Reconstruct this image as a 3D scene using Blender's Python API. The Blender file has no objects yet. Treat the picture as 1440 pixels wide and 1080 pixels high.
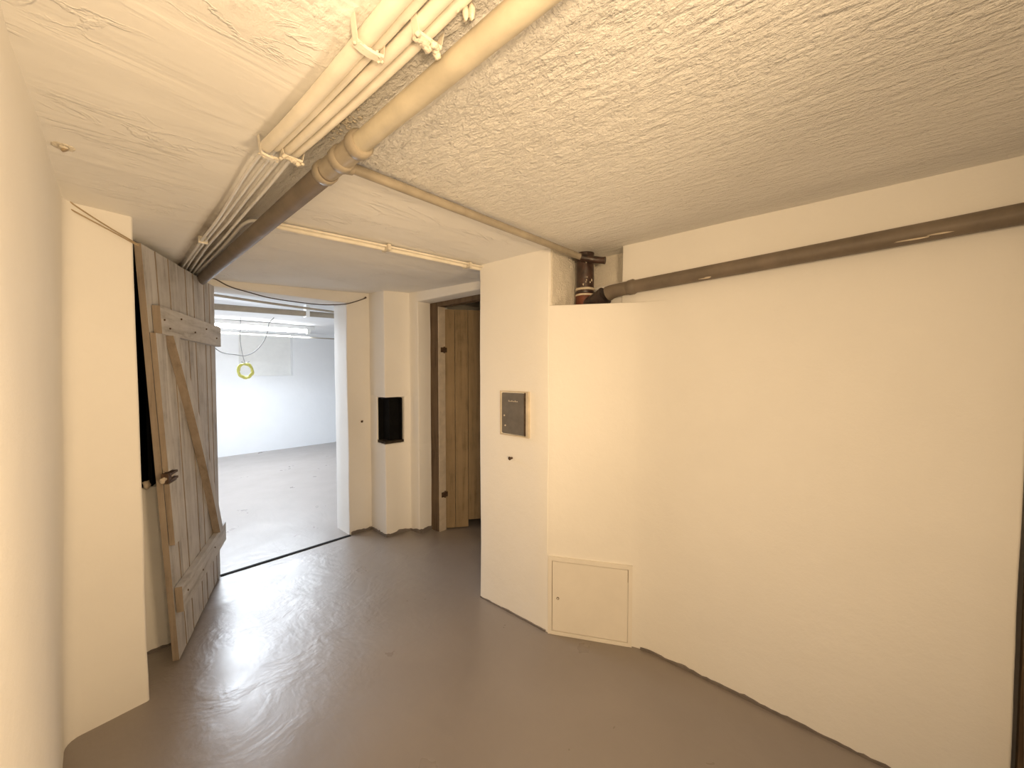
import bpy, bmesh, math, random
from mathutils import Vector, Matrix, noise

random.seed(7)
SC = bpy.context.scene
COL = SC.collection
V = Vector

# ---------------------------------------------------------------- materials
def new_mat(name):
    m = bpy.data.materials.new(name); m.use_nodes = True
    nt = m.node_tree
    return m, nt, nt.nodes['Principled BSDF']

def N(nt, t, **kw):
    n = nt.nodes.new(t)
    for k, v in kw.items():
        if k in n.inputs: n.inputs[k].default_value = v
        else: setattr(n, k, v)
    return n

def coords(nt, scale=(1, 1, 1), rot=(0, 0, 0)):
    tc = N(nt, 'ShaderNodeTexCoord'); mp = N(nt, 'ShaderNodeMapping')
    mp.inputs['Scale'].default_value = scale; mp.inputs['Rotation'].default_value = rot
    nt.links.new(tc.outputs['Object'], mp.inputs['Vector'])
    return mp.outputs['Vector']

def noise_tex(nt, vec, scale, detail=4, rough=.55, dist=0.):
    n = N(nt, 'ShaderNodeTexNoise'); n.inputs['Scale'].default_value = scale
    n.inputs['Detail'].default_value = detail; n.inputs['Roughness'].default_value = rough
    n.inputs['Distortion'].default_value = dist
    nt.links.new(vec, n.inputs['Vector'])
    return n.outputs['Fac']

def ramp(nt, fac, stops):
    r = N(nt, 'ShaderNodeValToRGB')
    el = r.color_ramp.elements
    while len(el) < len(stops): el.new(.5)
    for e, (p, c) in zip(el, stops):
        e.position = p; e.color = (c if isinstance(c, tuple) else (c, c, c)) + (1,)
    nt.links.new(fac, r.inputs['Fac'])
    return r.outputs['Color']

def math_node(nt, op, a, b=None):
    n = N(nt, 'ShaderNodeMath', operation=op)
    for i, x in enumerate((a, b)):
        if x is None: continue
        if isinstance(x, (int, float)): n.inputs[i].default_value = x
        else: nt.links.new(x, n.inputs[i])
    return n.outputs[0]

def bump(nt, height, strength, dist, bsdf):
    b = N(nt, 'ShaderNodeBump'); b.inputs['Strength'].default_value = strength; b.inputs['Distance'].default_value = dist
    nt.links.new(height, b.inputs['Height']); nt.links.new(b.outputs['Normal'], bsdf.inputs['Normal'])

def simple(name, col, rough=.6, metal=0., var=.12, scale=12, bmp=.0, stretch=(1, 1, 1), spec=.4, bscale=60):
    m, nt, b = new_mat(name)
    v = coords(nt, stretch)
    f = noise_tex(nt, v, scale, 5, .6)
    lo = tuple(c * (1 - var) for c in col); hi = tuple(min(1, c * (1 + var)) for c in col)
    nt.links.new(ramp(nt, f, [(.3, lo), (.7, hi)]), b.inputs['Base Color'])
    b.inputs['Roughness'].default_value = rough; b.inputs['Metallic'].default_value = metal
    b.inputs['Specular IOR Level'].default_value = spec
    if bmp: bump(nt, noise_tex(nt, v, bscale, 4, .6), bmp, .004, b)
    return m

def wall_mat(name, col, b1=.25, b2=.12):
    m, nt, b = new_mat(name)
    v = coords(nt)
    f = noise_tex(nt, v, 2.2, 4, .6)
    nt.links.new(ramp(nt, f, [(.3, tuple(c * .965 for c in col)), (.7, col)]), b.inputs['Base Color'])
    b.inputs['Roughness'].default_value = .75; b.inputs['Specular IOR Level'].default_value = .2
    h = math_node(nt, 'ADD', math_node(nt, 'MULTIPLY', noise_tex(nt, v, 9, 5, .55), b1), math_node(nt, 'MULTIPLY', noise_tex(nt, v, 120, 3, .6), b2 * .25))
    bump(nt, h, .5, .03, b)
    return m

M = {}
M['wall'] = wall_mat('white_limewash', (.885, .865, .825))
M['wall_rough'] = wall_mat('rough_render', (.82, .77, .68), .8, 4.)
M['wall_far'] = wall_mat('white_emulsion', (.86, .87, .88))

def ceiling_mat():
    m, nt, b = new_mat('ceiling_plaster')
    tc = N(nt, 'ShaderNodeTexCoord'); sx = N(nt, 'ShaderNodeSeparateXYZ')
    nt.links.new(tc.outputs['Object'], sx.inputs[0])
    X, Y = sx.outputs['X'], sx.outputs['Y']
    v = tc.outputs['Object']
    f = noise_tex(nt, v, 2.5, 4, .6)
    nt.links.new(ramp(nt, f, [(.3, (.86, .84, .80)), (.7, (.90, .885, .85))]), b.inputs['Base Color'])
    b.inputs['Roughness'].default_value = .8; b.inputs['Specular IOR Level'].default_value = .2
    # brushed render runs along the pipe on the right-hand field
    r1 = noise_tex(nt, coords(nt, (1, .38, 1), (0, 0, .10)), 56, 5, .6, .35)
    r2 = noise_tex(nt, coords(nt, (1, .16, 1), (0, 0, -.05)), 17, 4, .55, .3)
    r3 = noise_tex(nt, v, 110, 3, .6, .6)
    def step(src, a, bb):
        mr = N(nt, 'ShaderNodeMapRange', interpolation_type='SMOOTHSTEP')
        mr.inputs[1].default_value = a; mr.inputs[2].default_value = bb
        nt.links.new(src, mr.inputs[0]); return mr.outputs[0]
    right = math_node(nt, 'MULTIPLY', step(X, .58, .66), step(Y, 1.31, 1.24))
    strip = math_node(nt, 'MULTIPLY', step(X, .45, .5), step(X, .60, .55))
    near = math_node(nt, 'ADD', math_node(nt, 'MULTIPLY', step(X, 1.9, .6), .65), .35)
    rough = math_node(nt, 'ADD', math_node(nt, 'MULTIPLY', r1, .55), math_node(nt, 'ADD', math_node(nt, 'MULTIPLY', r2, .55), math_node(nt, 'MULTIPLY', r3, .2)))
    rough = math_node(nt, 'MULTIPLY', rough, near)
    # trowelled field on the left: broad ridges across the pipe and a few flakes
    s1 = noise_tex(nt, coords(nt, (.22, 1, 1), (0, 0, .12)), 7, 4, .55, .5)
    cr = noise_tex(nt, coords(nt, (.35, 1, 1), (0, 0, .2)), 9, 5, .6, 1.2)
    ridge = math_node(nt, 'ABSOLUTE', math_node(nt, 'SUBTRACT', cr, .5))
    crack = ramp(nt, ridge, [(0, 1.), (.035, 0.)])
    cm = ramp(nt, noise_tex(nt, v, 3.1, 3, .5), [(.53, 0.), (.62, 1.)])
    flake = math_node(nt, 'MULTIPLY', crack, cm)
    smooth = math_node(nt, 'ADD', math_node(nt, 'MULTIPLY', s1, .22), math_node(nt, 'MULTIPLY', flake, .05))
    left = math_node(nt, 'MULTIPLY', math_node(nt, 'MULTIPLY', step(X, .02, .25), step(X, .5, .4)), step(Y, 1.05, .5))
    left = math_node(nt, 'MULTIPLY', left, ramp(nt, noise_tex(nt, v, 4, 4, .6), [(.35, .15), (.6, .75)]))
    m1 = math_node(nt, 'MAXIMUM', math_node(nt, 'MAXIMUM', right, left), math_node(nt, 'MULTIPLY', strip, .8))
    grime_shade = math_node(nt, 'MULTIPLY', math_node(nt, 'MULTIPLY', step(X, .37, .42), step(X, .60, .52)), step(Y, 1.3, 2.4))  # brown strip along the cables: some grime, mostly painted shade between them
    grime_shade = math_node(nt, 'MULTIPLY', grime_shade, ramp(nt, noise_tex(nt, coords(nt, (1, .3, 1)), 14, 4, .6), [(.3, .35), (.65, .85)]))
    mx = N(nt, 'ShaderNodeMix', data_type='RGBA'); nt.links.new(grime_shade, mx.inputs[0])
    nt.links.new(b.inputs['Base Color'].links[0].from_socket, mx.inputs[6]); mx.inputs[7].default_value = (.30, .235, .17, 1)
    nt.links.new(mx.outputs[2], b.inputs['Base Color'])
    inv = math_node(nt, 'SUBTRACT', 1., m1)
    h = math_node(nt, 'ADD', math_node(nt, 'MULTIPLY', rough, m1), math_node(nt, 'MULTIPLY', smooth, inv))
    bump(nt, h, 1., .045, b)
    return m
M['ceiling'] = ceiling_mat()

def floor_mat():
    m, nt, b = new_mat('grey_floor_paint')
    v = coords(nt)
    f = noise_tex(nt, v, 1.6, 5, .6, .4)
    nt.links.new(ramp(nt, f, [(0., (.225, .192, .168)), (1., (.32, .278, .248))]), b.inputs['Base Color'])
    nt.links.new(ramp(nt, noise_tex(nt, v, 3, 4, .6), [(0., .18), (1., .46)]), b.inputs['Roughness'])
    b.inputs['Specular IOR Level'].default_value = .6; b.inputs['Coat Weight'].default_value = .5; b.inputs['Coat Roughness'].default_value = .40
    h1 = noise_tex(nt, coords(nt, (1, .5, 1), (0, 0, .5)), 5, 3, .5, .8)
    h2 = noise_tex(nt, coords(nt, (.4, 1, 1), (0, 0, .25)), 26, 5, .62, .7)
    h3 = noise_tex(nt, coords(nt, (1, .3, 1), (0, 0, .7)), 18, 4, .6, .5)
    # rougher, scraped patch of screed in front of the doorway
    d = N(nt, 'ShaderNodeVectorMath', operation='DISTANCE'); d.inputs[1].default_value = (.95, 2.75, 0)
    nt.links.new(v, d.inputs[0])
    mr = N(nt, 'ShaderNodeMapRange', interpolation_type='SMOOTHSTEP')
    mr.inputs[1].default_value = .35; mr.inputs[2].default_value = 1.5; mr.inputs[3].default_value = 1.; mr.inputs[4].default_value = .10
    nt.links.new(d.outputs['Value'], mr.inputs[0])
    patch = math_node(nt, 'MULTIPLY', mr.outputs[0], ramp(nt, noise_tex(nt, v, 3.2, 4, .6, .6), [(.40, .15), (.58, 1.)]))
    fine = math_node(nt, 'MULTIPLY', math_node(nt, 'ADD', h2, math_node(nt, 'MULTIPLY', h3, .6)), math_node(nt, 'MULTIPLY', patch, .20))
    h = math_node(nt, 'ADD', math_node(nt, 'MULTIPLY', h1, .25), fine)
    bump(nt, h, .7, .02, b)
    return m
M['floor'] = floor_mat()

def wood_mat(name, dark, light, stretch, rough=.75, bmp=.5):
    m, nt, b = new_mat(name)
    v = coords(nt, stretch)
    g = noise_tex(nt, v, 26, 6, .65, .5)
    st = noise_tex(nt, coords(nt), 5, 5, .65, .3)
    a = math_node(nt, 'ADD', math_node(nt, 'MULTIPLY', g, .62), math_node(nt, 'MULTIPLY', st, .38))
    nt.links.new(ramp(nt, a, [(.32, dark), (.46, tuple((x + y * 2) / 3 for x, y in zip(dark, light))), (.6, light)]), b.inputs['Base Color'])
    b.inputs['Roughness'].default_value = rough; b.inputs['Specular IOR Level'].default_value = .3
    bump(nt, g, bmp, .004, b)
    return m
M['wood'] = wood_mat('weathered_whitewashed_wood', (.22, .20, .185), (.60, .59, .59), (1, 1, .07))
M['wood_x'] = wood_mat('weathered_whitewashed_batten', (.24, .22, .20), (.63, .62, .62), (.12, .12, 1))
M['wood_edge'] = wood_mat('bare_wood_edge', (.18, .14, .105), (.36, .295, .23), (1, 1, .08))
M['wood_brown'] = wood_mat('brown_stained_boards', (.155, .11, .056), (.315, .228, .13), (1, 1, .06))
M['wood_dark'] = wood_mat('dark_frame_wood', (.05, .032, .02), (.16, .11, .068), (1, 1, .08))
M['cream'] = simple('cream_gloss', (.55, .47, .37), .5, var=.15)
M['soot'] = simple('soot', (.006, .006, .006), .8, var=.4, spec=.1)  # real soot in the pier hatch, painted darkness in the opening behind the door
M['soot_brown'] = simple('sooty_ledge', (.045, .034, .024), .85, var=.4, bmp=.8, spec=.15)
M['conduit'] = simple('cream_painted_conduit', (.80, .75, .65), .45, var=.1, scale=8, bmp=.25, bscale=40)
M['cable'] = simple('pale_cable_sheath', (.86, .85, .82), .25, var=.08, scale=10, spec=.6)
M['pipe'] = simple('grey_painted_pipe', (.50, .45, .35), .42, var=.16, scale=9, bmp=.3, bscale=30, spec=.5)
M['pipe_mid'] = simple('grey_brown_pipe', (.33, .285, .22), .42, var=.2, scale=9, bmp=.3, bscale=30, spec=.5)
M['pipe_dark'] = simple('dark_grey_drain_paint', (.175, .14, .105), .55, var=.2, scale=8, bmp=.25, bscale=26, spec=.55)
M['crust'] = simple('flaking_paint_crust', (.72, .66, .55), .8, var=.12, scale=60, bmp=1., bscale=120)
M['cast'] = simple('black_brown_cast_iron', (.05, .026, .018), .35, var=.7, scale=22, bmp=.8, bscale=45, spec=.6)
M['rust'] = simple('red_oxide_iron', (.13, .04, .02), .55, var=.4, scale=20, bmp=.5)
M['purple'] = simple('bituminous_socket', (.03, .018, .016), .3, var=.5, scale=18, bmp=.5, spec=.6)
M['chip'] = simple('pale_chipped_paint', (.62, .54, .42), .7, var=.15)
M['steel'] = simple('dull_grey_steel', (.20, .18, .155), .45, .35, var=.15, scale=14, bmp=.15)
M['iron'] = simple('rusty_iron', (.10, .06, .035), .6, .4, var=.5, scale=40, bmp=.5)
M['panel'] = simple('cream_lacquered_steel', (.84, .80, .73), .5, var=.04, scale=4)
M['wire'] = simple('dark_wire', (.09, .07, .05), .5)
M['wire_grey'] = simple('grey_wire', (.25, .25, .25), .5)
M['wire_wall'] = simple('painted_over_wire', (.40, .31, .20), .6)
M['yellow'] = simple('yellow_cable', (.62, .60, .16), .45)
M['far_pipe'] = simple('beige_pipe', (.33, .28, .21), .5, var=.1)
M['white'] = simple('white_lacquer', (.82, .82, .80), .4, var=.03)
M['black_line'] = simple('dark_threshold_gap', (.012, .011, .010), .8, var=.4, spec=.1)
M['skirt'] = simple('grey_floor_paint_edge', (.19, .165, .15), .5, var=.2, bmp=.3)

def emit_mat(name, col, s):
    m, nt, b = new_mat(name)
    b.inputs['Base Color'].default_value = (.9, .9, .9, 1)
    b.inputs['Emission Color'].default_value = col + (1,); b.inputs['Emission Strength'].default_value = s
    return m
M['tube'] = emit_mat('lit_fluorescent_tube', (.95, .98, 1.), 30)

# ---------------------------------------------------------------- mesh helpers
def link(name, data): 
    o = bpy.data.objects.new(name, data); COL.objects.link(o); return o

def tag(o, label=None, cat=None, group=None, kind=None):
    if label: o['label'] = label
    if cat: o['category'] = cat
    if group: o['group'] = group
    if kind: o['kind'] = kind
    return o

def empty(name, loc, label=None, cat=None, group=None, kind=None):
    o = link(name, None); o.location = loc; o.empty_display_size = .05
    return tag(o, label, cat, group, kind)

def obj(name, bm, mat, parent=None, smooth=None, origin=None):
    """one mesh object; bm holds world coordinates, the object's origin goes to its base (or the parent's frame)"""
    bmesh.ops.recalc_face_normals(bm, faces=bm.faces)
    me = bpy.data.meshes.new(name)
    xs = [v.co for v in bm.verts]
    lo = V((min(c.x for c in xs), min(c.y for c in xs), min(c.z for c in xs)))
    hi = V((max(c.x for c in xs), max(c.y for c in xs), max(c.z for c in xs)))
    if origin is None:
        origin = V(((lo.x + hi.x) / 2, (lo.y + hi.y) / 2, lo.z))
    for v in bm.verts: v.co -= V(origin)
    bm.to_mesh(me); bm.free()
    mats = mat if isinstance(mat, (list, tuple)) else [mat]
    for m in mats: me.materials.append(m)
    if smooth is not None:
        for p in me.polygons: p.use_smooth = True
        me.set_sharp_from_angle(angle=math.radians(smooth))
    o = link(name, me)
    if parent is not None:
        o.parent = parent
        pw = V(parent.location); q = parent.parent
        while q is not None: pw += V(q.location); q = q.parent
        o.location = V(origin) - pw
    else:
        o.location = origin
    return o

def prism(bm, pts, z0, z1, mi=0):
    b = [bm.verts.new((x, y, z0)) for x, y in pts]; t = [bm.verts.new((x, y, z1)) for x, y in pts]
    n = len(pts); fs = [bm.faces.new(b[::-1]), bm.faces.new(t)]
    for i in range(n): fs.append(bm.faces.new((b[i], b[(i + 1) % n], t[(i + 1) % n], t[i])))
    for f in fs: f.material_index = mi
    return fs

def box(bm, x0, x1, y0, y1, z0, z1, mi=0):
    return prism(bm, [(x0, y0), (x1, y0), (x1, y1), (x0, y1)], z0, z1, mi)

def hexa(bm, c8, mi=0):
    """c8: four corners of one face, then the four matching corners of the opposite face"""
    v = [bm.verts.new(c) for c in c8]
    fs = [bm.faces.new([v[i] for i in q]) for q in ((0, 1, 2, 3), (7, 6, 5, 4), (0, 4, 5, 1), (1, 5, 6, 2), (2, 6, 7, 3), (3, 7, 4, 0))]
    for f in fs: f.material_index = mi
    return fs

def catmull(pts, n=8):
    pts = [V(p) for p in pts]; out = []
    for i in range(len(pts) - 1):
        p0 = pts[max(i - 1, 0)]; p1 = pts[i]; p2 = pts[i + 1]; p3 = pts[min(i + 2, len(pts) - 1)]
        for k in range(n):
            t = k / n
            out.append(.5 * ((2 * p1) + (p2 - p0) * t + (2 * p0 - 5 * p1 + 4 * p2 - p3) * t * t + (3 * p1 - p0 - 3 * p2 + p3) * t ** 3))
    out.append(pts[-1]); return out

def tube(bm, pts, r, seg=12, n=0, jitter=0., mi=0):
    k0 = len(pts)
    pts = catmull(pts, n) if n else [V(p) for p in pts]
    rs = list(r) if isinstance(r, (list, tuple)) else [r] * k0
    if n: rs = [rs[min(i // n, k0 - 1)] * (1 - (i % n) / n) + rs[min(i // n + 1, k0 - 1)] * ((i % n) / n) for i in range(len(pts))]
    t0 = (pts[1] - pts[0]).normalized()
    a = t0.cross(V((0, 0, 1)));
    if a.length < 1e-3: a = t0.cross(V((1, 0, 0)))
    a.normalize(); rings = []
    for i, p in enumerate(pts):
        t = (pts[min(i + 1, len(pts) - 1)] - pts[max(i - 1, 0)]).normalized()
        a = (a - t * a.dot(t)).normalized(); b = t.cross(a)
        ring = []
        for k in range(seg):
            w = 2 * math.pi * k / seg
            rr = rs[i]
            if jitter: rr *= 1 + jitter * noise.noise(V((p.x * 40 + math.cos(w), p.y * 40 + math.sin(w), p.z * 40)))
            ring.append(bm.verts.new(p + (a * math.cos(w) + b * math.sin(w)) * rr))
        rings.append(ring)
    for i in range(len(rings) - 1):
        for k in range(seg):
            f = bm.faces.new((rings[i][k], rings[i][(k + 1) % seg], rings[i + 1][(k + 1) % seg], rings[i + 1][k])); f.material_index = mi
    bm.faces.new(rings[0][::-1]).material_index = mi; bm.faces.new(rings[-1]).material_index = mi

def straight(a, b, n):
    a, b = V(a), V(b)
    return [a.lerp(b, i / n) for i in range(n + 1)]

def lump(bm, c, r, sq=(1, 1, 1), seed=0., mi=0):
    g = bmesh.ops.create_icosphere(bm, subdivisions=2, radius=1)
    for v in g['verts']:
        k = 1 + .5 * noise.noise(v.co * 1.7 + V((seed, seed * 1.3, 0)))
        v.co = V(c) + V((v.co.x * sq[0], v.co.y * sq[1], v.co.z * sq[2])) * (r * k)

def slice_up(bm, step):
    lo = [min(v.co[i] for v in bm.verts) for i in range(3)]; hi = [max(v.co[i] for v in bm.verts) for i in range(3)]
    for i in range(3):
        k = math.floor(lo[i] / step) + 1
        while k * step < hi[i] - 1e-4:
            co = [0, 0, 0]; no = [0, 0, 0]; co[i] = k * step; no[i] = 1
            bmesh.ops.bisect_plane(bm, geom=bm.verts[:] + bm.edges[:] + bm.faces[:], plane_co=co, plane_no=no, dist=1e-5)
            k += 1

def wobble(bm, amp, scale=2.2, fine=.3):
    for v in bm.verts:
        d = noise.noise_vector(v.co * scale) * amp + noise.noise_vector(v.co * scale * 5 + V((9, 2, 5))) * amp * fine
        v.co += V((d.x, d.y, 0))

def wall(name, prisms, mat, bev=.012, amp=.006, step=.12, fix=None, label=None):
    bm = bmesh.new()
    for p in prisms:
        pts, z0, z1 = p[:3]; mi = p[3] if len(p) > 3 else 0
        prism(bm, pts, z0, z1, mi)
    bmesh.ops.recalc_face_normals(bm, faces=bm.faces)
    if bev:
        es = [e for e in bm.edges if len(e.link_faces) == 2 and e.calc_face_angle(0) > .5]
        bmesh.ops.bevel(bm, geom=es, offset=bev, segments=3, profile=.5, affect='EDGES', clamp_overlap=True)
    slice_up(bm, step)
    wobble(bm, amp)
    if fix: fix(bm)
    o = obj(name, bm, mat, smooth=40, origin=V((0, 0, 0)))
    return tag(o, label, None, None, 'structure')

# ---------------------------------------------------------------- the shell
def ceil_z(x, y):
    k = max(0., min(1., (y - 2.2) / 1.26))
    return 2.143 + k * (x - 1.25) * .055

bm = bmesh.new()
nx, ny = 96, 130
def grid(bm, x0, x1, y0, y1, nx, ny, fz):
    vs = [[bm.verts.new((x0 + (x1 - x0) * i / nx, y0 + (y1 - y0) * j / ny, 0)) for j in range(ny + 1)] for i in range(nx + 1)]
    for r in vs:
        for v in r: v.co.z = fz(v.co.x, v.co.y)
    for i in range(nx):
        for j in range(ny): bm.faces.new((vs[i][j], vs[i + 1][j], vs[i + 1][j + 1], vs[i][j + 1]))
def cz(x, y):
    return ceil_z(x, y) + .004 * noise.noise(V((x * 2.1, y * 2.1, 3.3))) + .002 * noise.noise(V((x * 9, y * 6, 1.3)))
grid(bm, -2.3, 2.6, -3.3, 3.6, nx, ny, cz)
ext = bmesh.ops.extrude_face_region(bm, geom=bm.faces[:])
for v in [g for g in ext['geom'] if isinstance(g, bmesh.types.BMVert)]: v.co.z = 2.34
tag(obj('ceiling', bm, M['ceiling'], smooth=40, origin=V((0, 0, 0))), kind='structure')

def fz(x, y):
    return .003 * noise.noise(V((x * 1.7, y * 1.7, .3))) + .0012 * noise.noise(V((x * 7, y * 7, .7)))
bm = bmesh.new()
grid(bm, -2.3, 5.4, -3.3, 8.5, 110, 170, fz)
ext = bmesh.ops.extrude_face_region(bm, geom=bm.faces[:])
for v in [g for g in ext['geom'] if isinstance(g, bmesh.types.BMVert)]: v.co.z = -.2
tag(obj('floor', bm, M['floor'], smooth=40, origin=V((0, 0, 0))), kind='structure')

CT = 2.30     # walls run up into the ceiling slab
def lean(bm):
    for v in bm.verts:
        if v.co.x > -.25:
            v.co.x += .052 * (v.co.z / 2.14) * max(0., min(1., (.10 - v.co.x) / .14)) * max(0., min(1., (v.co.y - 1.3) / 1.))
fil = [(-.076 + .05 * (1 - math.cos(t)), 2.290 + .062 * math.sin(t)) for t in [k * math.pi / 10 for k in range(6)]]
wall('wall_left', [([(-.30, .30), (-.076, .30)] + fil + [(.176, 2.377), (.192, 2.78), (.17, 3.7), (-.30, 3.7)], -.05, CT)], M['wall'], bev=.010, amp=.005, fix=lean)
# recess behind the open door: low wall, black opening above it
wall('wall_recess', [([(.12, 2.78), (.335, 2.78), (.40, 3.1), (.40, 3.46), (.12, 3.46)], -.05, .87),
                     ], M['wall'], bev=.006, amp=.004)
bm = bmesh.new()
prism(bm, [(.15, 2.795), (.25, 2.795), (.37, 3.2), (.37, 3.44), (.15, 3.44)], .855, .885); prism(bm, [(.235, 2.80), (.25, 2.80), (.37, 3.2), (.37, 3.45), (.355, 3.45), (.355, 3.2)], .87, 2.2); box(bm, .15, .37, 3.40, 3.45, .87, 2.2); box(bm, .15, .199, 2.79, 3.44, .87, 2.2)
tag(obj('trim_1', bm, M['soot']), 'black unlit opening in the wall behind the open plank door', None, None, 'structure')  # black lining stands in for the darkness of the unlit opening

wall('wall_end', [([(.12, 3.46), (.655, 3.46), (.655, 3.72), (.12, 3.72)], -.05, CT),
                  ([(.60, 3.46), (1.66, 3.46), (1.66, 3.72), (.60, 3.72)], 2.065, CT),
                  ([(1.61, 3.46), (2.36, 3.46), (2.36, 3.72), (1.61, 3.72)], -.05, CT)], M['wall'], bev=.010, amp=.006)
pier = [(1.822, 3.48), (1.815, 3.19), (2.055, 3.165), (2.06, 3.04), (2.205, 3.05), (2.40, 3.05), (2.40, 3.48)]
notch = [(1.822, 3.48), (1.818, 3.335), (1.99, 3.335), (1.995, 3.171), (2.055, 3.165), (2.06, 3.04), (2.205, 3.05), (2.40, 3.05), (2.40, 3.48)]
wall('wall_pier', [(pier, -.05, .825), (notch, .80, 1.255), (pier, 1.235, CT)], M['wall'], bev=.009, amp=.005)
# wall over and beside the second doorway
wall('wall_side_door', [([(2.06, 1.80), (2.36, 1.80), (2.36, 3.10), (2.06, 3.10)], 2.085, CT),
                        ([(2.06, 1.80), (2.36, 1.80), (2.36, 2.06), (2.06, 2.06)], -.05, CT)], M['wall'], bev=.010, amp=.005)
wall('wall_chimney', [([(1.742, 1.885), (1.757, 1.350), (2.40, 1.350), (2.40, 1.90), (1.76, 1.90)], -.05, CT),
                      ([(1.759, 1.352), (1.978, .943), (1.986, .92), (1.9915, .895), (1.9955, .865), (1.9985, .83), (2.0005, .78), (2.0015, .70), (2.008, .60), (2.4, .60), (2.4, 1.36)], -.05, 1.832)], M['wall'], bev=.005, amp=.005)
wall('wall_right', [([(2.0, -.335), (2.30, -.335), (2.30, 1.043), (2.0, 1.043)], -.05, CT),
                    ([(2.003, 1.0), (2.3, 1.0), (2.3, 1.36), (2.06, 1.36), (2.03, 1.2)], -.05, 1.955),
                    ([(2.115, .99), (2.3, .99), (2.3, 1.38), (2.115, 1.38)], 1.9, CT, 1)], [M['wall'], M['wall_rough']], bev=.008, amp=.005)
wall('wall_behind', [([(-2.2, -3.2), (2.5, -3.2), (2.5, -3.0), (-2.2, -3.0)], -.05, CT),
                     ([(-2.2, -3.1), (-2.0, -3.1), (-2.0, .5), (-2.2, .5)], -.05, CT),
                     ([(-2.1, .31), (-.28, .31), (-.28, .5), (-2.1, .5)], -.05, CT),
                     ([(2.22, -3.1), (2.42, -3.1), (2.42, -.2), (2.22, -.2)], -.05, CT)], M['wall'], bev=0, amp=.004, step=.3)

# rough render lining the pipe niche on the chimney's flank
bm = bmesh.new()
box(bm, 1.775, 2.12, 1.336, 1.352, 1.80, 2.2)
slice_up(bm, .02)
for v in bm.verts: v.co.y -= .007 * noise.noise(v.co * 24) if v.co.y < 1.345 else 0
tag(obj('trim_2', bm, M['wall_rough'], smooth=60), kind='structure')

# far room
wall('wall_far', [([(-1.2, 8.2), (1.90, 8.2), (1.90, 8.45), (-1.2, 8.45)], -.05, 2.5),
                  ([(2.77, 8.2), (5.4, 8.2), (5.4, 8.45), (2.77, 8.45)], -.05, 2.5),
                  ([(1.85, 8.2), (2.82, 8.2), (2.82, 8.45), (1.85, 8.45)], -.05, 1.37),
                  ([(1.85, 8.2), (2.82, 8.2), (2.82, 8.45), (1.85, 8.45)], 2.14, 2.5),
                  ([(-1.2, 3.6), (-1.0, 3.6), (-1.0, 8.4), (-1.2, 8.4)], -.05, 2.5),
                  ([(5.2, 3.6), (5.4, 3.6), (5.4, 8.4), (5.2, 8.4)], -.05, 2.5),
                  ([(-1.2, 3.60), (.30, 3.60), (.30, 3.72), (-1.2, 3.72)], -.05, 2.5),
                  ([(2.3, 3.60), (5.4, 3.60), (5.4, 3.72), (2.3, 3.72)], -.05, 2.5)], M['wall_far'], bev=0, amp=.006, step=.3)
bm = bmesh.new(); box(bm, 1.85, 2.82, 8.33, 8.37, 1.33, 2.18)
tag(obj('window_1', bm, M['white']), 'white boarded-over window recess in the far wall', None, None, 'structure')
bm = bmesh.new(); grid(bm, -1.2, 5.4, 3.56, 8.5, 40, 30, lambda x, y: 2.19 + .006 * noise.noise(V((x * 2, y * 2, 0))))
ext = bmesh.ops.extrude_face_region(bm, geom=bm.faces[:])
for v in [g for g in ext['geom'] if isinstance(g, bmesh.types.BMVert)]: v.co.z = 2.40
tag(obj('ceiling_far', bm, M['wall_far'], origin=V((0, 0, 0))), kind='structure')
# dim side room behind the second doorway
wall('wall_side_room', [([(3.5, 1.7), (3.7, 1.7), (3.7, 3.7), (3.5, 3.7)], -.05, 2.4),
                        ([(2.3, 1.7), (3.6, 1.7), (3.6, 1.92), (2.3, 1.92)], -.05, 2.4),
                        ([(2.3, 3.45), (3.6, 3.45), (3.6, 3.62), (2.3, 3.62)], -.05, 2.4)], M['wall_rough'], bev=0, step=.3)
bm = bmesh.new(); box(bm, 2.32, 3.7, 1.7, 3.7, 2.2, 2.38)
tag(obj('ceiling_side_room', bm, M['wall_rough']), kind='structure')

# floor paint turned up the foot of the walls, and the dark gap at the threshold
def skirt(name, path, h, t=.004):
    bm = bmesh.new()
    P = []
    for i in range(len(path) - 1):
        a, b = V(path[i] + (0,)), V(path[i + 1] + (0,)); n = max(2, int((b - a).length / .02))
        for k in range(n): P.append((a.lerp(b, k / n), (b - a).normalized()))
    P.append((V(path[-1] + (0,)), P[-1][1]))
    prev = None
    for p, d in P:
        nrm = V((d.y, -d.x, 0)) * t
        hh = max(.004, h * (1 + .7 * noise.noise(p * 11) + .5 * noise.noise(p * 37)))
        q = [bm.verts.new((p.x + nrm.x, p.y + nrm.y, -.01)), bm.verts.new((p.x + nrm.x, p.y + nrm.y, hh)), bm.verts.new((p.x - nrm.x * 3, p.y - nrm.y * 3, hh)), bm.verts.new((p.x - nrm.x * 3, p.y - nrm.y * 3, -.01))]
        if prev:
            for k in range(4): bm.faces.new((prev[k], prev[(k + 1) % 4], q[(k + 1) % 4], q[k]))
        prev = q
    return tag(obj(name, bm, M['skirt'], smooth=50), kind='structure')
skirt('baseboard_end', [(1.62, 3.457), (1.82, 3.457), (1.811, 3.186), (2.055, 3.161), (2.058, 3.036), (2.205, 3.046)], .024, .007)
skirt('baseboard_right', [(1.985, .905), (1.995, .84), (2.0, .4), (2.0, -.33)], .012, .006)
skirt('baseboard_chimney', [(1.742, 1.885), (1.757, 1.36)], .009, .006)
skirt('baseboard_recess', [(.18, 2.777), (.33, 2.777)], .012, .006)
bm = bmesh.new(); box(bm, .655, 1.612, 3.438, 3.466, -.01, .006); slice_up(bm, .1)
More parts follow.
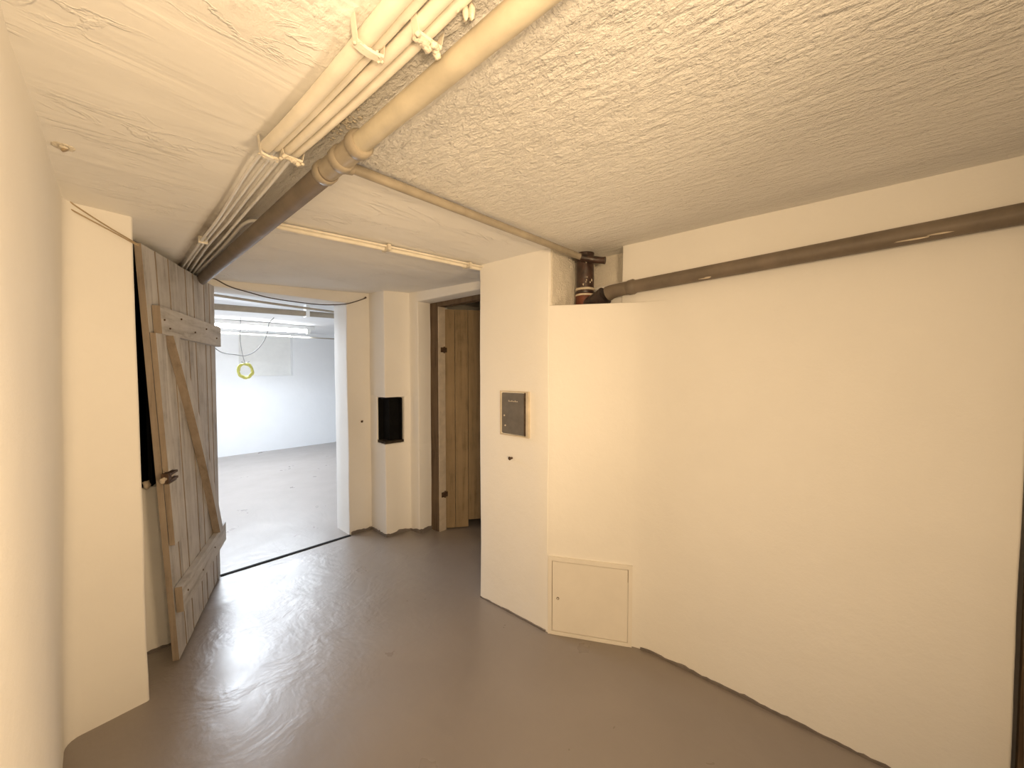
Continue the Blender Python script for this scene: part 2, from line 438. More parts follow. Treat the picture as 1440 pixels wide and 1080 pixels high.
tag(obj('trim_3', bm, M['black_line']), 'dark gap line across the doorway threshold', None, None, 'structure')

# ---------------------------------------------------------------- open plank door (warped, hinged at the doorway's left jamb)
HB, NB, HT, NT = V((.655, 3.448, .012)), V((.312, 2.574, .012)), V((.660, 3.442, 2.062)), V((.222, 2.614, 2.085))
DN = V((.931, -.365, 0))
def D(u, v, w=0.):
    b = HB.lerp(NB, u); t = HT.lerp(NT, u)
    return b.lerp(t, v) + DN * w
def slab(bm, u0, u1, v0, v1, w0, w1, nu=1, nv=8, mi=0, edge_mi=None, skew=None):
    """a board lying on the warped door; skew shifts u with v (for the brace)"""
    vs = {}
    for i in range(nu + 1):
        for j in range(nv + 1):
            v = v0 + (v1 - v0) * j / nv; u = u0 + (u1 - u0) * i / nu + (skew * (j / nv) if skew else 0)
            for k, w in ((0, w0), (1, w1)): vs[i, j, k] = bm.verts.new(D(u, v, w))
    F = []
    for i in range(nu):
        for j in range(nv):
            F.append((bm.faces.new((vs[i, j, 1], vs[i + 1, j, 1], vs[i + 1, j + 1, 1], vs[i, j + 1, 1])), mi))
            F.append((bm.faces.new((vs[i, j, 0], vs[i, j + 1, 0], vs[i + 1, j + 1, 0], vs[i + 1, j, 0])), mi))
    e = mi if edge_mi is None else edge_mi
    for j in range(nv):
        F.append((bm.faces.new((vs[0, j, 0], vs[0, j, 1], vs[0, j + 1, 1], vs[0, j + 1, 0])), e))
        F.append((bm.faces.new((vs[nu, j, 0], vs[nu, j + 1, 0], vs[nu, j + 1, 1], vs[nu, j, 1])), e))
    for i in range(nu):
        F.append((bm.faces.new((vs[i, 0, 0], vs[i + 1, 0, 0], vs[i + 1, 0, 1], vs[i, 0, 1])), mi))
        F.append((bm.faces.new((vs[i, nv, 0], vs[i, nv, 1], vs[i + 1, nv, 1], vs[i + 1, nv, 0])), mi))
    for f, m in F: f.material_index = m
door = empty('door_1', HB, 'weathered grey plank door with diagonal brace, standing open beside the bright doorway', 'door', None, 'structure')
WE = [M['wood'], M['wood_edge']]
bm = bmesh.new()
us = [0, .10, .19, .285, .38, .49, .60, .72, .86, 1.0]
for i in range(len(us) - 1):
    slab(bm, us[i] + .004, us[i + 1] - .004, 0 if i % 3 else .004, 1, -.030 + .002 * (i % 2), -.002 * ((i * 7) % 3), 1, 12, 0, 1)
slab(bm, .01, .99, .004, .995, -.026, -.012, 1, 12, 1)
obj('board_panel', bm, WE, door)
bm = bmesh.new(); slab(bm, .0, .955, .795, .862, 0, .032, 6, 2, 0, 1); obj('batten', bm, [M['wood_x'], M['wood_edge']], door)
bm = bmesh.new(); slab(bm, -.045, .985, .115, .178, 0, .030, 6, 2, 0, 1); obj('batten', bm, [M['wood_x'], M['wood_edge']], door)
bm = bmesh.new(); slab(bm, .10, .185, .178, .795, 0, .040, 1, 12, 0, 1, skew=.66); obj('brace', bm, WE, door)
bm = bmesh.new(); slab(bm, .885, 1.0, .465, .795, 0, .022, 1, 6, 0, 1); slab(bm, .885, 1.0, .285, .435, 0, .022, 1, 4, 0, 1); slab(bm, .885, 1.0, .43, .47, 0, .006, 1, 2, 1, 1)
es = obj('edge_strip', bm, WE, door)
lt = bmesh.new()
slab(lt, .90, 1.01, .440, .445, .004, .030, 1, 1); slab(lt, .90, 1.01, .455, .460, .004, .030, 1, 1); slab(lt, .985, 1.025, .438, .462, .0, .028, 1, 1)
la = obj('latch', lt, M['iron'], door)
lt = bmesh.new(); c = D(1.05, .45, .02); tube(lt, [D(.92, .45, .016), D(1.05, .45, .016)], .007, 10); lump(lt, D(1.06, .45, .016), .011, (1, 1, 1.3)); obj('bolt', lt, M['cream'], la)
tag(la, 'rusty iron latch')
# nail heads on the battens
bm = bmesh.new()
for (u, v) in ((.92, .83), (.86, .812), (.70, .845), (.5, .82), (.3, .84), (.1, .82)):
    lump(bm, D(u, v, .034), .005)
for (u, v) in ((.9, .15), (.6, .14), (.3, .15)): lump(bm, D(u, v, .030), .005)
obj('nail_heads', bm, M['iron'], door)

# keeper on the low wall behind the door
bm = bmesh.new(); lump(bm, (.222, 2.735, .895), .016, (1, 1, 1.4), 3.); tube(bm, [(.222, 2.735, .89), (.222, 2.79, .88)], .009, 8)
tag(obj('latch_keeper', bm, M['cream'], smooth=60), 'small pale latch stub on the ledge of the black opening beside the plank door', 'latch')

# ---------------------------------------------------------------- second doorway: frame and inner door
bm = bmesh.new()
box(bm, 2.20, 2.275, 2.943, 3.055, -.01, 2.09); box(bm, 2.20, 2.275, 1.98, 3.055, 2.045, 2.10); slice_up(bm, .15)
for v in bm.verts: v.co += noise.noise_vector(v.co * 6) * .004
tag(obj('trim_4', bm, M['wood_dark']), 'dark timber door frame of the narrow second doorway', None, None, 'structure')
bm = bmesh.new(); box(bm, 2.206, 2.276, 2.930, 2.945, 0, 2.045)
tag(obj('trim_5', bm, M['cream']), 'cream door stop strip inside the dark frame', None, None, 'structure')
L0 = V((2.288, 2.945, 0)); LD = V((.80, -.60, 0)); LN = V((-.6, -.8, 0))
def leafbox(bm, u0, u1, z0, z1, w0, w1):
    P = [L0 + LD * u + LN * w + V((0, 0, z)) for (u, z, w) in ((u0, z0, w1), (u1, z0, w1), (u1, z1, w1), (u0, z1, w1), (u0, z0, w0), (u1, z0, w0), (u1, z1, w0), (u0, z1, w0))]
    hexa(bm, P)
d2 = empty('door_2', L0, 'brown boarded inner door standing ajar in the narrow dark doorway', 'door', None, 'structure')
bm = bmesh.new()
for i, (a, b, z) in enumerate(((0, .085, .012), (.089, .205, .012), (.209, .33, .075), (.334, .46, .075), (.464, .60, .075), (.604, .74, .075))):
    leafbox(bm, a, b, z, 2.03, -.014 - .004 * (i % 2) - (.012 if i > 1 else 0), .012 - .002 * (i % 2) - (.012 if i > 1 else 0))
obj('board_panel', bm, M['wood_brown'], d2)
for z in (1.66, .335):
    bm = bmesh.new(); tube(bm, [(2.262, 2.926, z - .03), (2.262, 2.926, z + .03)], .008, 10); box(bm, 2.225, 2.29, 2.922, 2.931, z - .022, z + .022)
    obj('hinge', bm, M['iron'], d2)

# ---------------------------------------------------------------- ceiling pipes
PX = lambda y: .517 + .013 * y
pz = 2.088
root = empty('overhead_pipe', (PX(1.2), 1.2, pz - .035), 'thick grey pipe with ribbed coupling running along the ceiling to the end wall', 'pipe')
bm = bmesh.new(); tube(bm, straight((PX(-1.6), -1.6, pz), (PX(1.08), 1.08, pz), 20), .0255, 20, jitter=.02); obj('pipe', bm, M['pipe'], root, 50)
bm = bmesh.new(); tube(bm, straight((PX(1.25), 1.25, pz - .002), (PX(3.5), 3.5, pz - .024), 20), .0315, 20, jitter=.02); tag(obj('pipe', bm, M['pipe_dark'], root, 50), 'darker run beyond the coupling')
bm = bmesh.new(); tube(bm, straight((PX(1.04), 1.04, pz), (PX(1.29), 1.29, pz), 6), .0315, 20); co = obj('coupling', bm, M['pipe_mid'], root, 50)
for y in (1.052, 1.16, 1.275):
    bm = bmesh.new(); tube(bm, [(PX(y - .02), y - .02, pz), (PX(y - .014), y - .014, pz), (PX(y + .014), y + .014, pz), (PX(y + .02), y + .02, pz)], [.032, .0365, .0365, .032], 20, jitter=.05); obj('collar', bm, M['pipe_mid'], co, 50)

root = empty('branch_pipe', (1.2, 1.258, 2.10), 'slim grey branch pipe crossing the ceiling from the ribbed coupling to the corner stack', 'pipe')
bm = bmesh.new(); tube(bm, straight((.573, 1.235, 2.112), (1.70, 1.250, 2.112), 14) + [V((1.78, 1.247, 2.110)), V((1.85, 1.238, 2.103)), V((1.90, 1.218, 2.095))], .0165, 16, jitter=.03); obj('pipe', bm, M['pipe_mid'], root, 50)
bm = bmesh.new(); tube(bm, [(.574, 1.235, 2.108), (.60, 1.236, 2.111)], [.022, .020], 16); obj('socket', bm, M['pipe_mid'], root, 50)
bm = bmesh.new(); tube(bm, [(1.88, 1.228, 2.098), (1.93, 1.19, 2.088), (1.955, 1.14, 2.078), (1.962, 1.12, 2.075)], [.019, .019, .018, .020], 14, jitter=.1); obj('end_elbow', bm, M['cast'], root, 50)

# conduit along the ceiling that starts as a cable in the bundle
bm = bmesh.new()
pts = [(.527, 3.44, 2.090), (.527, 2.87, 2.103), (.522, 2.42, 2.116), (.516, 2.20, 2.124), (.517, 2.09, 2.127), (.537, 2.02, 2.128), (.60, 2.0, 2.126), (.66, 2.0, 2.121), (1.0, 1.96, 2.121), (1.4, 1.922, 2.121), (1.744, 1.888, 2.120)]
root = empty('conduit', (1.1, 1.95, 2.10), 'thin painted conduit bending out of the cable bundle toward the chimney corner', 'conduit')
tube(bm, pts[:7], .0075, 10, 8); obj('wire', bm, M['cable'], root, 60)
bm = bmesh.new(); tube(bm, pts[6:], .0125, 12, 5, jitter=.04); obj('sleeve', bm, M['conduit'], root, 60)
bm = bmesh.new(); tube(bm, [(.59, 1.985, 2.126), (.68, 1.975, 2.129), (1.1, 1.925, 2.129), (1.744, 1.86, 2.128)], .006, 8, 6); obj('second_wire', bm, M['conduit'], root, 60)
for x in (1.12, 1.64):
    y = 1.948 - (x - 1.1) * .09
    bm = bmesh.new(); box(bm, x - .008, x + .008, y - .045, y + .022, 2.106, 2.136); obj('clip', bm, M['crust'], root)

# electric cables in painted sleeves beside the big pipe
def cable(name, near, far, rs, rc, label):
    r = empty(name, (near[0][0], 1.3, 2.10), label, 'cable', 'cables along the ceiling')
    bm = bmesh.new(); tube(bm, near, rs, 14, 5, jitter=.02); obj('sleeve', bm, M['conduit'], r, 60)
    bm = bmesh.new(); tube(bm, far, rc, 10, 8); obj('wire', bm, M['cable'], r, 60)
    return r
cable('electric_cable', [(.375, -1.6, 2.118), (.385, .2, 2.118), (.392, .75, 2.118), (.390, 1.1, 2.118), (.382, 1.31, 2.118)],
      [(.382, 1.29, 2.12), (.390, 1.56, 2.12), (.417, 2.06, 2.116), (.425, 2.46, 2.110), (.432, 2.75, 2.102), (.438, 3.05, 2.094), (.450, 3.47, 2.080)], .0165, .0058,
      'leftmost and widest of the cream cable conduits along the ceiling')
cable('electric_cable', [(.412, -1.6, 2.122), (.416, .2, 2.122), (.419, .75, 2.122), (.416, 1.05, 2.122), (.4085, 1.31, 2.122)],
      [(.409, 1.29, 2.123), (.418, 1.6, 2.123), (.434, 2.1, 2.117), (.441, 2.45, 2.111), (.451, 2.85, 2.101), (.463, 3.15, 2.093), (.472, 3.47, 2.080)], .009, .005,
      'thin second cable conduit along the ceiling, tucked beside the widest one')
cable('electric_cable', [(.438, -1.6, 2.119), (.440, .2, 2.119), (.444, .72, 2.119), (.438, 1.1, 2.120), (.432, 1.31, 2.121)],
      [(.430, 1.29, 2.122), (.446, 1.75, 2.122), (.460, 2.1, 2.12), (.464, 2.5, 2.112), (.474, 2.8, 2.104), (.488, 3.15, 2.094), (.494, 3.47, 2.080)], .0125, .0056,
      'third cream cable conduit along the ceiling, counted from the left')
cable('electric_cable', [(.466, -1.6, 2.121), (.466, .2, 2.121), (.470, .72, 2.121), (.464, 1.1, 2.121), (.4565, 1.31, 2.122)],
      [(.454, 1.29, 2.123), (.470, 1.60, 2.123), (.482, 1.97, 2.121), (.494, 2.4, 2.113), (.500, 2.8, 2.105), (.509, 3.15, 2.095), (.514, 3.47, 2.081)], .0105, .0056,
      'rightmost cable conduit of the bundle, nearest the thick grey pipe')

def clip(x0, x1, y, rough, label, zb=2.094):
    r = empty('cable_clip', ((x0 + x1) / 2, y, zb), label, 'clip', 'clips holding the ceiling cables')
    bm = bmesh.new()
    n = 10; pr = None
    for i in range(n + 1):
        t = i / n; x = x0 + (x1 - x0) * t
        dip = .006 * math.sin(math.pi * t) - (.022 if i in (0, n) else 0)
        z = zb - dip * (0 if rough else 1) + (.03 if i in (0, n) else 0)
        q = [bm.verts.new(c) for c in ((x, y - .009, z), (x, y + .009, z), (x, y + .009, z + .006), (x, y - .009, z + .006))]
        if pr:
            for k in range(4): bm.faces.new((pr[k], pr[(k + 1) % 4], q[(k + 1) % 4], q[k]))
        pr = q
    obj('strap', bm, M['conduit'], r)
    bm = bmesh.new()
    k = int((x1 - x0) / .006)
    for i in range(k):
        t = (i + .5) / k
        lump(bm, (x0 + (x1 - x0) * t, y + random.uniform(-.01, .012), zb + random.uniform(-.004, .003)), random.uniform(.004, .0075) * (1.15 if rough else .55), (1.1, 1.2, .8), i + y * 3)
    obj('paint_crust', bm, M['crust'], r, 70)
clip(.364, .430, .742, False, 'smooth curved clip bridging the two left conduits')
clip(.4295, .492, .640, True, 'crusted clip over the two right conduits near the top of the frame', 2.0905)
clip(.362, .422, 1.312, False, 'left pale clip where the conduits end and thin cables begin')
clip(.412, .474, 1.285, True, 'crusted right-hand clip where the conduits end and thin cables begin')
bm = bmesh.new(); box(bm, .415, .452, 2.46, 2.476, 2.100, 2.142)
tag(obj('cable_clip', bm, M['conduit']), 'tiny clip on the left cable close to the plank door', 'clip', 'clips holding the ceiling cables')

# loose flakes of paint around the coupling and hanging from the big pipe
bm = bmesh.new()
for i in range(46):
    x = random.gauss(.497, .012); y = random.gauss(1.10, .05)
    lump(bm, (x, y, 2.140 + random.uniform(-.004, .002)), random.uniform(.0025, .006), (random.uniform(.5, 1.5), random.uniform(.5, 1.5), .6), i)
tag(obj('peeling_paint', bm, M['crust'], smooth=70), 'flaking paint crust on the ceiling beside the ribbed coupling', 'peeling paint', None, 'stuff')
bm = bmesh.new()
for i, (x, y, z, h) in enumerate(((.478, .552, 2.105, .022), (.486, .545, 2.11, .026), (.470, .562, 2.12, .02))):
    lump(bm, (x, y, z), h * .6, (.35, .5, 1), i + 2.)
tag(obj('paint_flake', bm, M['crust'], smooth=70), 'curl of paint hanging beside the thick pipe at the top edge', 'paint flake')

# ---------------------------------------------------------------- corner stack and wall drain
root = empty('soil_stack', (1.985, 1.262, 1.83), 'stubby dark cast-iron soil pipe standing in the niche at the ceiling corner', 'pipe')
sx, sy = 1.985, 1.262
bm = bmesh.new(); tube(bm, straight((sx, sy, 1.925), (sx, sy, 2.16), 8), .050, 22, jitter=.04); tag(obj('upper_pipe', bm, M['cast'], root, 50), 'black-brown upper length with chipped paint')
bm = bmesh.new(); tube(bm, straight((sx, sy, 1.815), (sx, sy, 1.925), 4), .054, 22, jitter=.03); tag(obj('lower_pipe', bm, M['rust'], root, 50), 'red oxide lower length')
for z, r, m in ((1.938, .056, 'chip'), (1.918, .057, 'purple'), (1.905, .056, 'chip'), (2.105, .058, 'cast')):
    bm = bmesh.new(); tube(bm, [(sx, sy, z - .007), (sx, sy, z - .004), (sx, sy, z + .004), (sx, sy, z + .007)], [r - .004, r, r, r - .004], 22, jitter=.06); obj('collar', bm, M[m], root, 50)
bm = bmesh.new(); tube(bm, [(1.975, 1.23, 1.845), (1.968, 1.17, 1.862), (1.965, 1.12, 1.885)], [.046, .046, .050], 18, jitter=.05); obj('branch_socket', bm, M['purple'], root, 50)
for i in range(8):
    bm = bmesh.new(); w = random.uniform(3.2, 5.6); z = random.uniform(1.95, 2.09)
    lump(bm, (sx + .05 * math.cos(w), sy + .05 * math.sin(w), z), random.uniform(.003, .006), (.7, .7, 1.3), i); obj('paint_chip', bm, M['chip'], root, 70)

root = empty('drain_pipe', (1.955, .4, 1.88), 'dark grey drain pipe sloping along the right wall', 'pipe')
bm = bmesh.new(); tube(bm, straight((1.955, .97, 1.908), (1.955, -1.5, 1.995), 24), .0325, 22, jitter=.015); obj('pipe', bm, M['pipe_dark'], root, 50)
bm = bmesh.new(); tube(bm, [(1.960, 1.100, 1.893), (1.959, 1.085, 1.897), (1.957, 1.06, 1.901), (1.955, 1.01, 1.905), (1.955, .96, 1.908)], [.041, .039, .036, .034, .034], 18, 5, jitter=.04); obj('elbow', bm, M['pipe_dark'], root, 50)
bm = bmesh.new(); tube(bm, [(1.955, .985, 1.907), (1.955, .975, 1.907), (1.955, .95, 1.908), (1.955, .94, 1.909)], [.034, .039, .039, .034], 18, jitter=.06); obj('collar', bm, M['pipe_dark'], root, 50)
for i, (y, w, l) in enumerate(((.60, 4.1, .05), (.585, 4.0, .03), (-.06, 3.9, .09), (-.13, 3.8, .06), (.985, 3.5, .012))):
    bm = bmesh.new(); z = 1.908 + (.97 - y) * .0352
    lump(bm, (1.955 + .0322 * math.cos(w), y, z + .0322 * math.sin(w)), 1, (.002, l * .5, .003), i); obj('paint_chip', bm, M['chip'], root, 70)

# ---------------------------------------------------------------- chimney fittings
def on_chim(y): return 1.742 + (1.885 - y) * .028
root = empty('meter_box', (1.75, 1.59, 1.09), 'small grey metal cupboard sunk into the white chimney, below eye level', 'box')
y0, y1, z0, z1 = 1.482, 1.703, 1.090, 1.352
bm = bmesh.new()
for (a, b, c, d) in ((y0 - .002, y0 + .016, z0 - .004, z1 + .002), (y1 - .003, y1 + .003, z0 - .004, z1 + .002), (y0 + .016, y1 - .003, z1 - .005, z1 + .002), (y0 + .016, y1 - .003, z0 - .004, z0 + .003)):
    box(bm, 1.7395, 1.80, a, b, c, d)
obj('frame', bm, M['chip'], root)
bm = bmesh.new(); box(bm, 1.744, 1.80, y0 + .034, y1 - .006, z0 + .006, z1 - .010)
bmesh.ops.bevel(bm, geom=bm.edges[:], offset=.004, segments=2, affect='EDGES')
cv = obj('cover', bm, M['steel'], root)
bm = bmesh.new(); box(bm, 1.746, 1.79, y0 + .0165, y0 + .033, z0 + .004, z1 - .006); obj('hinge_rail', bm, M['iron'], root)
for y, z in ((1.672, 1.205), (1.664, 1.145)):
    bm = bmesh.new(); tube(bm, [(1.747, y, z), (1.740, y, z)], .005, 10); obj('screw', bm, M['chip'], cv)
# worn, unreadable lettering on the cover
bm = bmesh.new()
for i in range(9):
    a = 1.638 - i * .0085; box(bm, 1.7432, 1.745, a - .0052, a, 1.290, 1.295 + .004 * ((i * 5) % 3 == 0))
obj('worn_lettering', bm, M['chip'], cv)

def peg(name, p, d, L, r, label, cat):
    bm = bmesh.new(); p = V(p); d = V(d).normalized()
    tube(bm, [p - d * .03, p + d * L], r * .6, 10); tube(bm, [p + d * (L - .006), p + d * L, p + d * (L + .006)], [r * .7, r, r * .6], 12)
    return tag(obj(name, bm, M['iron'], smooth=50), label, cat)
peg('wall_peg', (1.748, 1.615, .952), (-1, -.1, .05), .022, .011, 'short rusty peg in the chimney below the grey metal cupboard', 'peg')
peg('wall_peg', (1.745, 3.46, 1.014), (-.75, -1, .0), .035, .010, 'rusty nail in the wall left of the black soot hole', 'nail')
peg('wall_peg', (1.774, 3.46, 2.125), (0, -1, .15), .03, .009, 'dark nail high up holding the end of the sagging wire', 'nail')

# soot hole in the pier
root = empty('soot_hatch', (1.92, 3.25, .82), 'black soot hole with dark ledge cut into the corner of the white pier', 'hatch')
bm = bmesh.new(); box(bm, 1.826, 1.984, 3.312, 3.326, .85, 1.226); box(bm, 1.968, 1.980, 3.180, 3.320, .85, 1.226); box(bm, 1.826, 1.98, 3.19, 3.322, 1.222, 1.230); obj('lining', bm, M['soot'], root)
bm = bmesh.new(); prism(bm, [(1.816, 3.325), (1.808, 3.178), (1.984, 3.160), (1.982, 3.325)], .829, .850); slice_up(bm, .03)
for v in bm.verts: v.co += noise.noise_vector(v.co * 25) * .004
obj('ledge', bm, M['soot_brown'], root)
bm = bmesh.new(); box(bm, 1.872, 1.966, 3.215, 3.228, .852, 1.222); box(bm, 1.868, 1.876, 3.21, 3.31, .852, 1.222)
obj('soot_door', bm, M['soot'], root)
bm = bmesh.new(); box(bm, 1.90, 1.955, 3.209, 3.217, .99, 1.03); obj('handle', bm, M['soot'], root)

# access panel on the boxed-in corner
A0 = V((1.759, 1.352, 0)); A1 = V((1.992, .915, 0)); AD = (A1 - A0).normalized(); AN = V((AD.y, -AD.x, 0)); AL = (A1 - A0).length
if AN.x > 0: AN = -AN
def abox(bm, s0, s1, z0, z1, w0, w1):
    P = [A0 + AD * s + AN * w + V((0, 0, z)) for (s, z, w) in ((s0, z0, w1), (s1, z0, w1), (s1, z1, w1), (s0, z1, w1), (s0, z0, w0), (s1, z0, w0), (s1, z1, w0), (s0, z1, w0))]
    return hexa(bm, P)
root = empty('access_panel', A0 + AD * .22, 'square cream access panel with tiny lock at the foot of the right wall', 'panel')
bm = bmesh.new(); W = .456; Hh = .440
abox(bm, .004, .026, .0, Hh, -.01, .012); abox(bm, W - .020, W, .0, Hh, -.01, .012); abox(bm, .026, W - .020, Hh - .022, Hh, -.01, .0115); abox(bm, .026, W - .020, 0, .02, -.01, .0125)
obj('frame', bm, M['panel'], root)
bm = bmesh.new(); fs = abox(bm, .029, W - .0235, .022, Hh - .0255, -.008, .009)
bmesh.ops.bevel(bm, geom=bm.edges[:], offset=.0015, segments=2, affect='EDGES')
dr = obj('door', bm, M['panel'], root)
bm = bmesh.new(); abox(bm, .027, W - .021, .0205, Hh - .023, -.009, .001); obj('gap', bm, M['wire_wall'], root)
c = A0 + AD * .060 + V((0, 0, .208)); bm = bmesh.new(); tube(bm, [c + AN * .006, c + AN * .0105], .0075, 16); lk = obj('lock', bm, M['iron'], dr, 50)
bm = bmesh.new(); tube(bm, [c + AN * .009, c + AN * .0125], .0042, 12); obj('keyhole_plug', bm, M['panel'], lk, 50)

# ---------------------------------------------------------------- wires
bm = bmesh.new(); tube(bm, [(.60, 3.44, 2.125), (.66, 3.42, 2.112), (.747, 3.42, 2.071), (.864, 3.42, 2.047), (.988, 3.42, 2.026), (1.127, 3.42, 2.018), (1.313, 3.42, 2.016), (1.456, 3.42, 2.026), (1.61, 3.42, 2.056), (1.774, 3.428, 2.125)], .0042, 8, 6)
tag(obj('sagging_wire', bm, M['wire'], smooth=60), 'dark wire sagging across the top of the bright doorway', 'wire')
bm = bmesh.new(); tube(bm, [(-.045, 2.338, 2.168), (-.03, 2.344, 2.135), (-.01, 2.345, 2.112), (.046, 2.350, 2.083), (.126, 2.358, 2.045), (.192, 2.372, 2.014)], .0028, 8, 5)
tag(obj('wall_wire', bm, M['wire_wall'], smooth=60), 'lower of the two thin wires slanting down the left wall end', 'wire')
bm = bmesh.new(); tube(bm, [(-.025, 2.342, 2.152), (.017, 2.346, 2.120), (.095, 2.354, 2.071), (.192, 2.373, 2.020)], .0028, 8, 5)
tag(obj('wall_wire', bm, M['wire_wall'], smooth=60), 'upper of the two thin wires slanting down the left wall end', 'wire')

bm = bmesh.new(); px, py = -.012, 1.80
tube(bm, [(px, py, 2.15), (px, py, 2.135)], [.012, .010], 12)
for i in range(9):
    w = i * .7; lump(bm, (px + .018 * math.cos(w), py + .018 * math.sin(w), 2.142), .007, (1.3, 1.3, .5), i)
r = obj('ceiling_plug', bm, M['crust'], smooth=70); tag(r, 'small filled hole with raised rim in the ceiling at far left', 'plug')
bm = bmesh.new(); tube(bm, [(px, py, 2.136), (px + .004, py, 2.131)], .0085, 12); obj('dowel', bm, M['wire_wall'], r)

# ---------------------------------------------------------------- things in the bright far room
root = empty('fluorescent_lamp', (1.7, 6.8, 2.03), 'lit fluorescent batten lamp under the far room ceiling', 'lamp')
bm = bmesh.new(); box(bm, .90, 2.62, 6.77, 6.85, 2.125, 2.185); obj('housing', bm, M['white'], root)
bm = bmesh.new(); tube(bm, [(.98, 6.8, 2.085), (2.50, 6.8, 2.095)], .024, 16); obj('tube', bm, M['tube'], root, 60)
for x in (.95, 2.53):
    bm = bmesh.new(); box(bm, x - .025, x + .025, 6.775, 6.825, 2.055, 2.13); obj('lamp_socket', bm, M['white'], root)
bm = bmesh.new(); box(bm, -.95, 5.15, 6.84, 6.86, 1.996, 2.012); tag(obj('cable_tray', bm, M['far_pipe']), 'thin straight rail below the lit fluorescent lamp', 'rail')
root = empty('far_pipe', (1.5, 4.66, 2.05), 'beige pipe crossing under the far room ceiling just beyond the doorway', 'pipe')
bm = bmesh.new(); tube(bm, straight((-.98, 4.65, 2.036), (5.18, 4.65, 2.17), 6), .030, 16); obj('pipe', bm, M['far_pipe'], root, 60)
bm = bmesh.new(); box(bm, 1.70, 1.735, 4.61, 4.69, 2.055, 2.20); obj('bracket', bm, M['white'], root)
bm = bmesh.new(); tube(bm, [(.20, 4.2, 2.15), (.80, 4.2, 2.118), (1.26, 4.2, 2.098), (1.82, 4.2, 2.082), (2.5, 4.2, 2.06)], .011, 10, 4); tag(obj('thin_pipe', bm, M['far_pipe'], smooth=60), 'thin slanting pipe in front of the beige far pipe', 'pipe')
bm = bmesh.new(); tube(bm, [(1.416, 4.72, 2.03), (1.374, 4.75, 1.966), (1.367, 4.75, 1.913), (1.331, 4.75, 1.792), (1.251, 4.75, 1.678), (1.156, 4.75, 1.624), (1.065, 4.75, 1.632), (.977, 4.75, 1.645), (.909, 4.75, 1.687), (.75, 4.75, 1.85), (.66, 4.72, 2.02)], .0045, 8, 6)
tag(obj('hanging_wire', bm, M['wire_grey'], smooth=60), 'grey wire looping down from the beige far pipe', 'wire')
root = empty('cable_coil', (1.153, 4.75, 1.40), 'small yellow coil of cable hanging in the bright far room', 'cable')
bm = bmesh.new(); cx, cy, czz = 1.153, 4.75, 1.470
pts = []
for i in range(140):
    w = i * 2 * math.pi / 28; rr = .066 + .008 * math.sin(i * .37) + .004 * math.sin(i * 1.3)
    pts.append((cx + rr * math.cos(w) * .80, cy + rr * math.cos(w) * -.5 + .012 * math.sin(i * .21), czz + rr * 1.05 * math.sin(w)))
tube(bm, pts, .0068, 7); obj('loops', bm, M['yellow'], root, 60)
bm = bmesh.new(); tube(bm, [(1.153, 4.745, 1.54), (1.135, 4.735, 1.60), (1.118, 4.733, 1.70), (1.111, 4.733, 1.80), (1.11, 4.70, 2.00)], .003, 6, 4); tube(bm, [(1.19, 4.75, 1.565), (1.15, 4.75, 1.545), (1.12, 4.75, 1.56)], .004, 6, 4); obj('tie', bm, M['wire_grey'], root, 60)

# ---------------------------------------------------------------- dark boards past the end of the right wall
root = empty('leaning_boards', (2.1, -.42, 0), 'dark boards standing past the end of the right wall at the frame edge', 'boards')
bm = bmesh.new(); box(bm, 2.02, 2.05, -.62, -.352, 0, 1.25); obj('board', bm, M['wood_dark'], root)
bm = bmesh.new(); hexa(bm, [(2.005, -.37, .02), (2.005, -.43, .02), (2.005, -.41, .72), (2.005, -.35, .72), (2.02, -.37, .02), (2.02, -.43, .02), (2.02, -.41, .72), (2.02, -.35, .72)]); obj('slat', bm, M['wood_edge'], root)

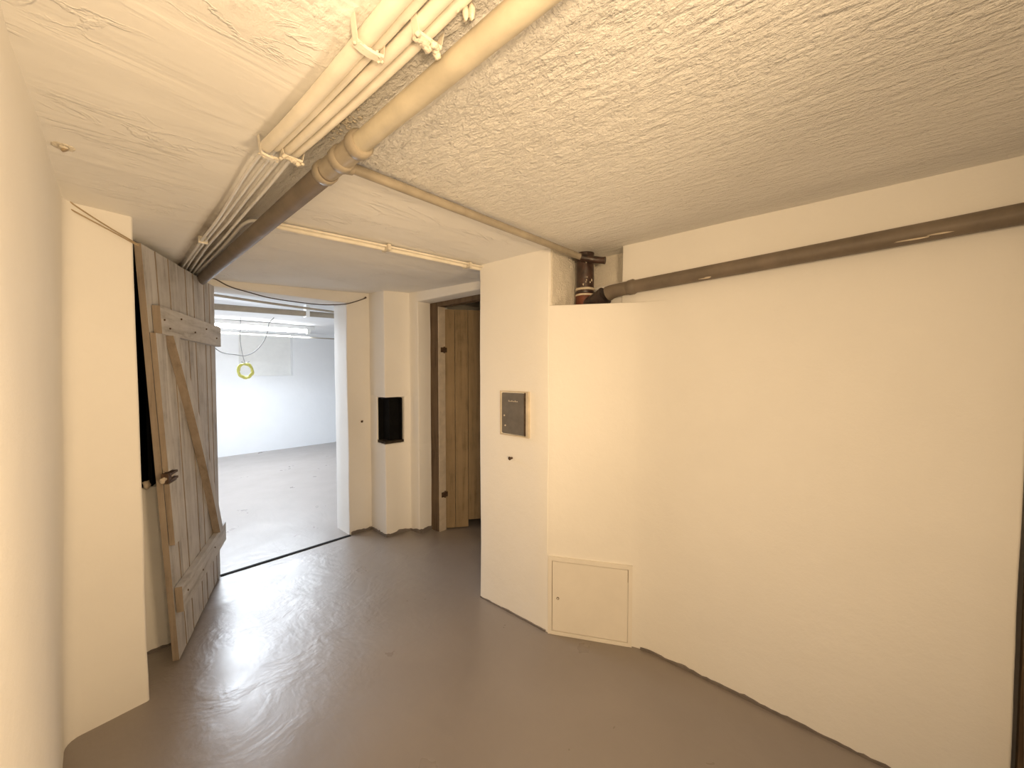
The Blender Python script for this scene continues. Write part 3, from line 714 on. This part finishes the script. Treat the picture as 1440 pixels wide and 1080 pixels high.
# ---------------------------------------------------------------- light
def light(name, kind, loc, energy, col, size=.1, rot=None, size_y=None, target=None):
    d = bpy.data.lights.new(name, kind); d.energy = energy; d.color = col
    if kind == 'AREA':
        d.size = size
        if size_y: d.shape = 'RECTANGLE'; d.size_y = size_y
    else: d.shadow_soft_size = size
    o = link(name, d); o.location = loc
    if target is not None: o.rotation_euler = (V(target) - V(loc)).to_track_quat('-Z', 'Y').to_euler()
    return o
WARM = (1., .71, .41)
light('bulb_light', 'POINT', (.14, .12, 1.72), 22.5, WARM, .045)
r = light('rear_fill_light', 'AREA', (-1.15, -1.6, 1.3), 11.5, WARM, .5, target=(1.75, 1.75, 1.25)); r.data.spread = math.radians(68)  # added fill from behind the camera for chimney and pier, no real lamp
r = light('left_fill_light', 'AREA', (.95, -.75, .8), 10.8, WARM, .4, target=(.12, 2.2, 1.75)); r.data.spread = math.radians(92)  # added fill for left wall, buttress and ceiling, no such lamp stands here
COOL = (.80, .89, 1.)
light('fluorescent_light', 'AREA', (1.75, 6.8, 2.03), 86, COOL, 1.6, target=(1.75, 6.3, 0), size_y=.15)
light('far_fill_light', 'AREA', (.85, 5.25, 2.14), 74, COOL, 1.2, target=(.95, 4.9, 0), size_y=.4)  # added unseen fill that brightens the far room, jamb and threshold floor

w = bpy.data.worlds.new('world'); SC.world = w; w.use_nodes = True
w.node_tree.nodes['Background'].inputs['Color'].default_value = (0, 0, 0, 1)

# ---------------------------------------------------------------- camera
F = 563.; PITCH = math.atan(20 / F); YAW = math.atan(610 / F)
fw = V((math.sin(YAW) * math.cos(PITCH), math.cos(YAW) * math.cos(PITCH), -math.sin(PITCH)))
rt = V((math.cos(YAW), -math.sin(YAW), 0)); up = rt.cross(fw)
cd = bpy.data.cameras.new('camera'); cam = link('camera', cd)
cd.sensor_fit = 'HORIZONTAL'; cd.sensor_width = 36; cd.lens = F / 1440 * 36; cd.clip_start = .02
m = Matrix((rt, up, -fw)).transposed().to_4x4(); m.translation = V((0, 0, 1.48)); cam.matrix_world = m
SC.camera = cam
vs = SC.view_settings
vs.view_transform = 'Standard'; vs.look = 'None'; vs.exposure = 0.; vs.gamma = 1.; vs.use_curve_mapping = False
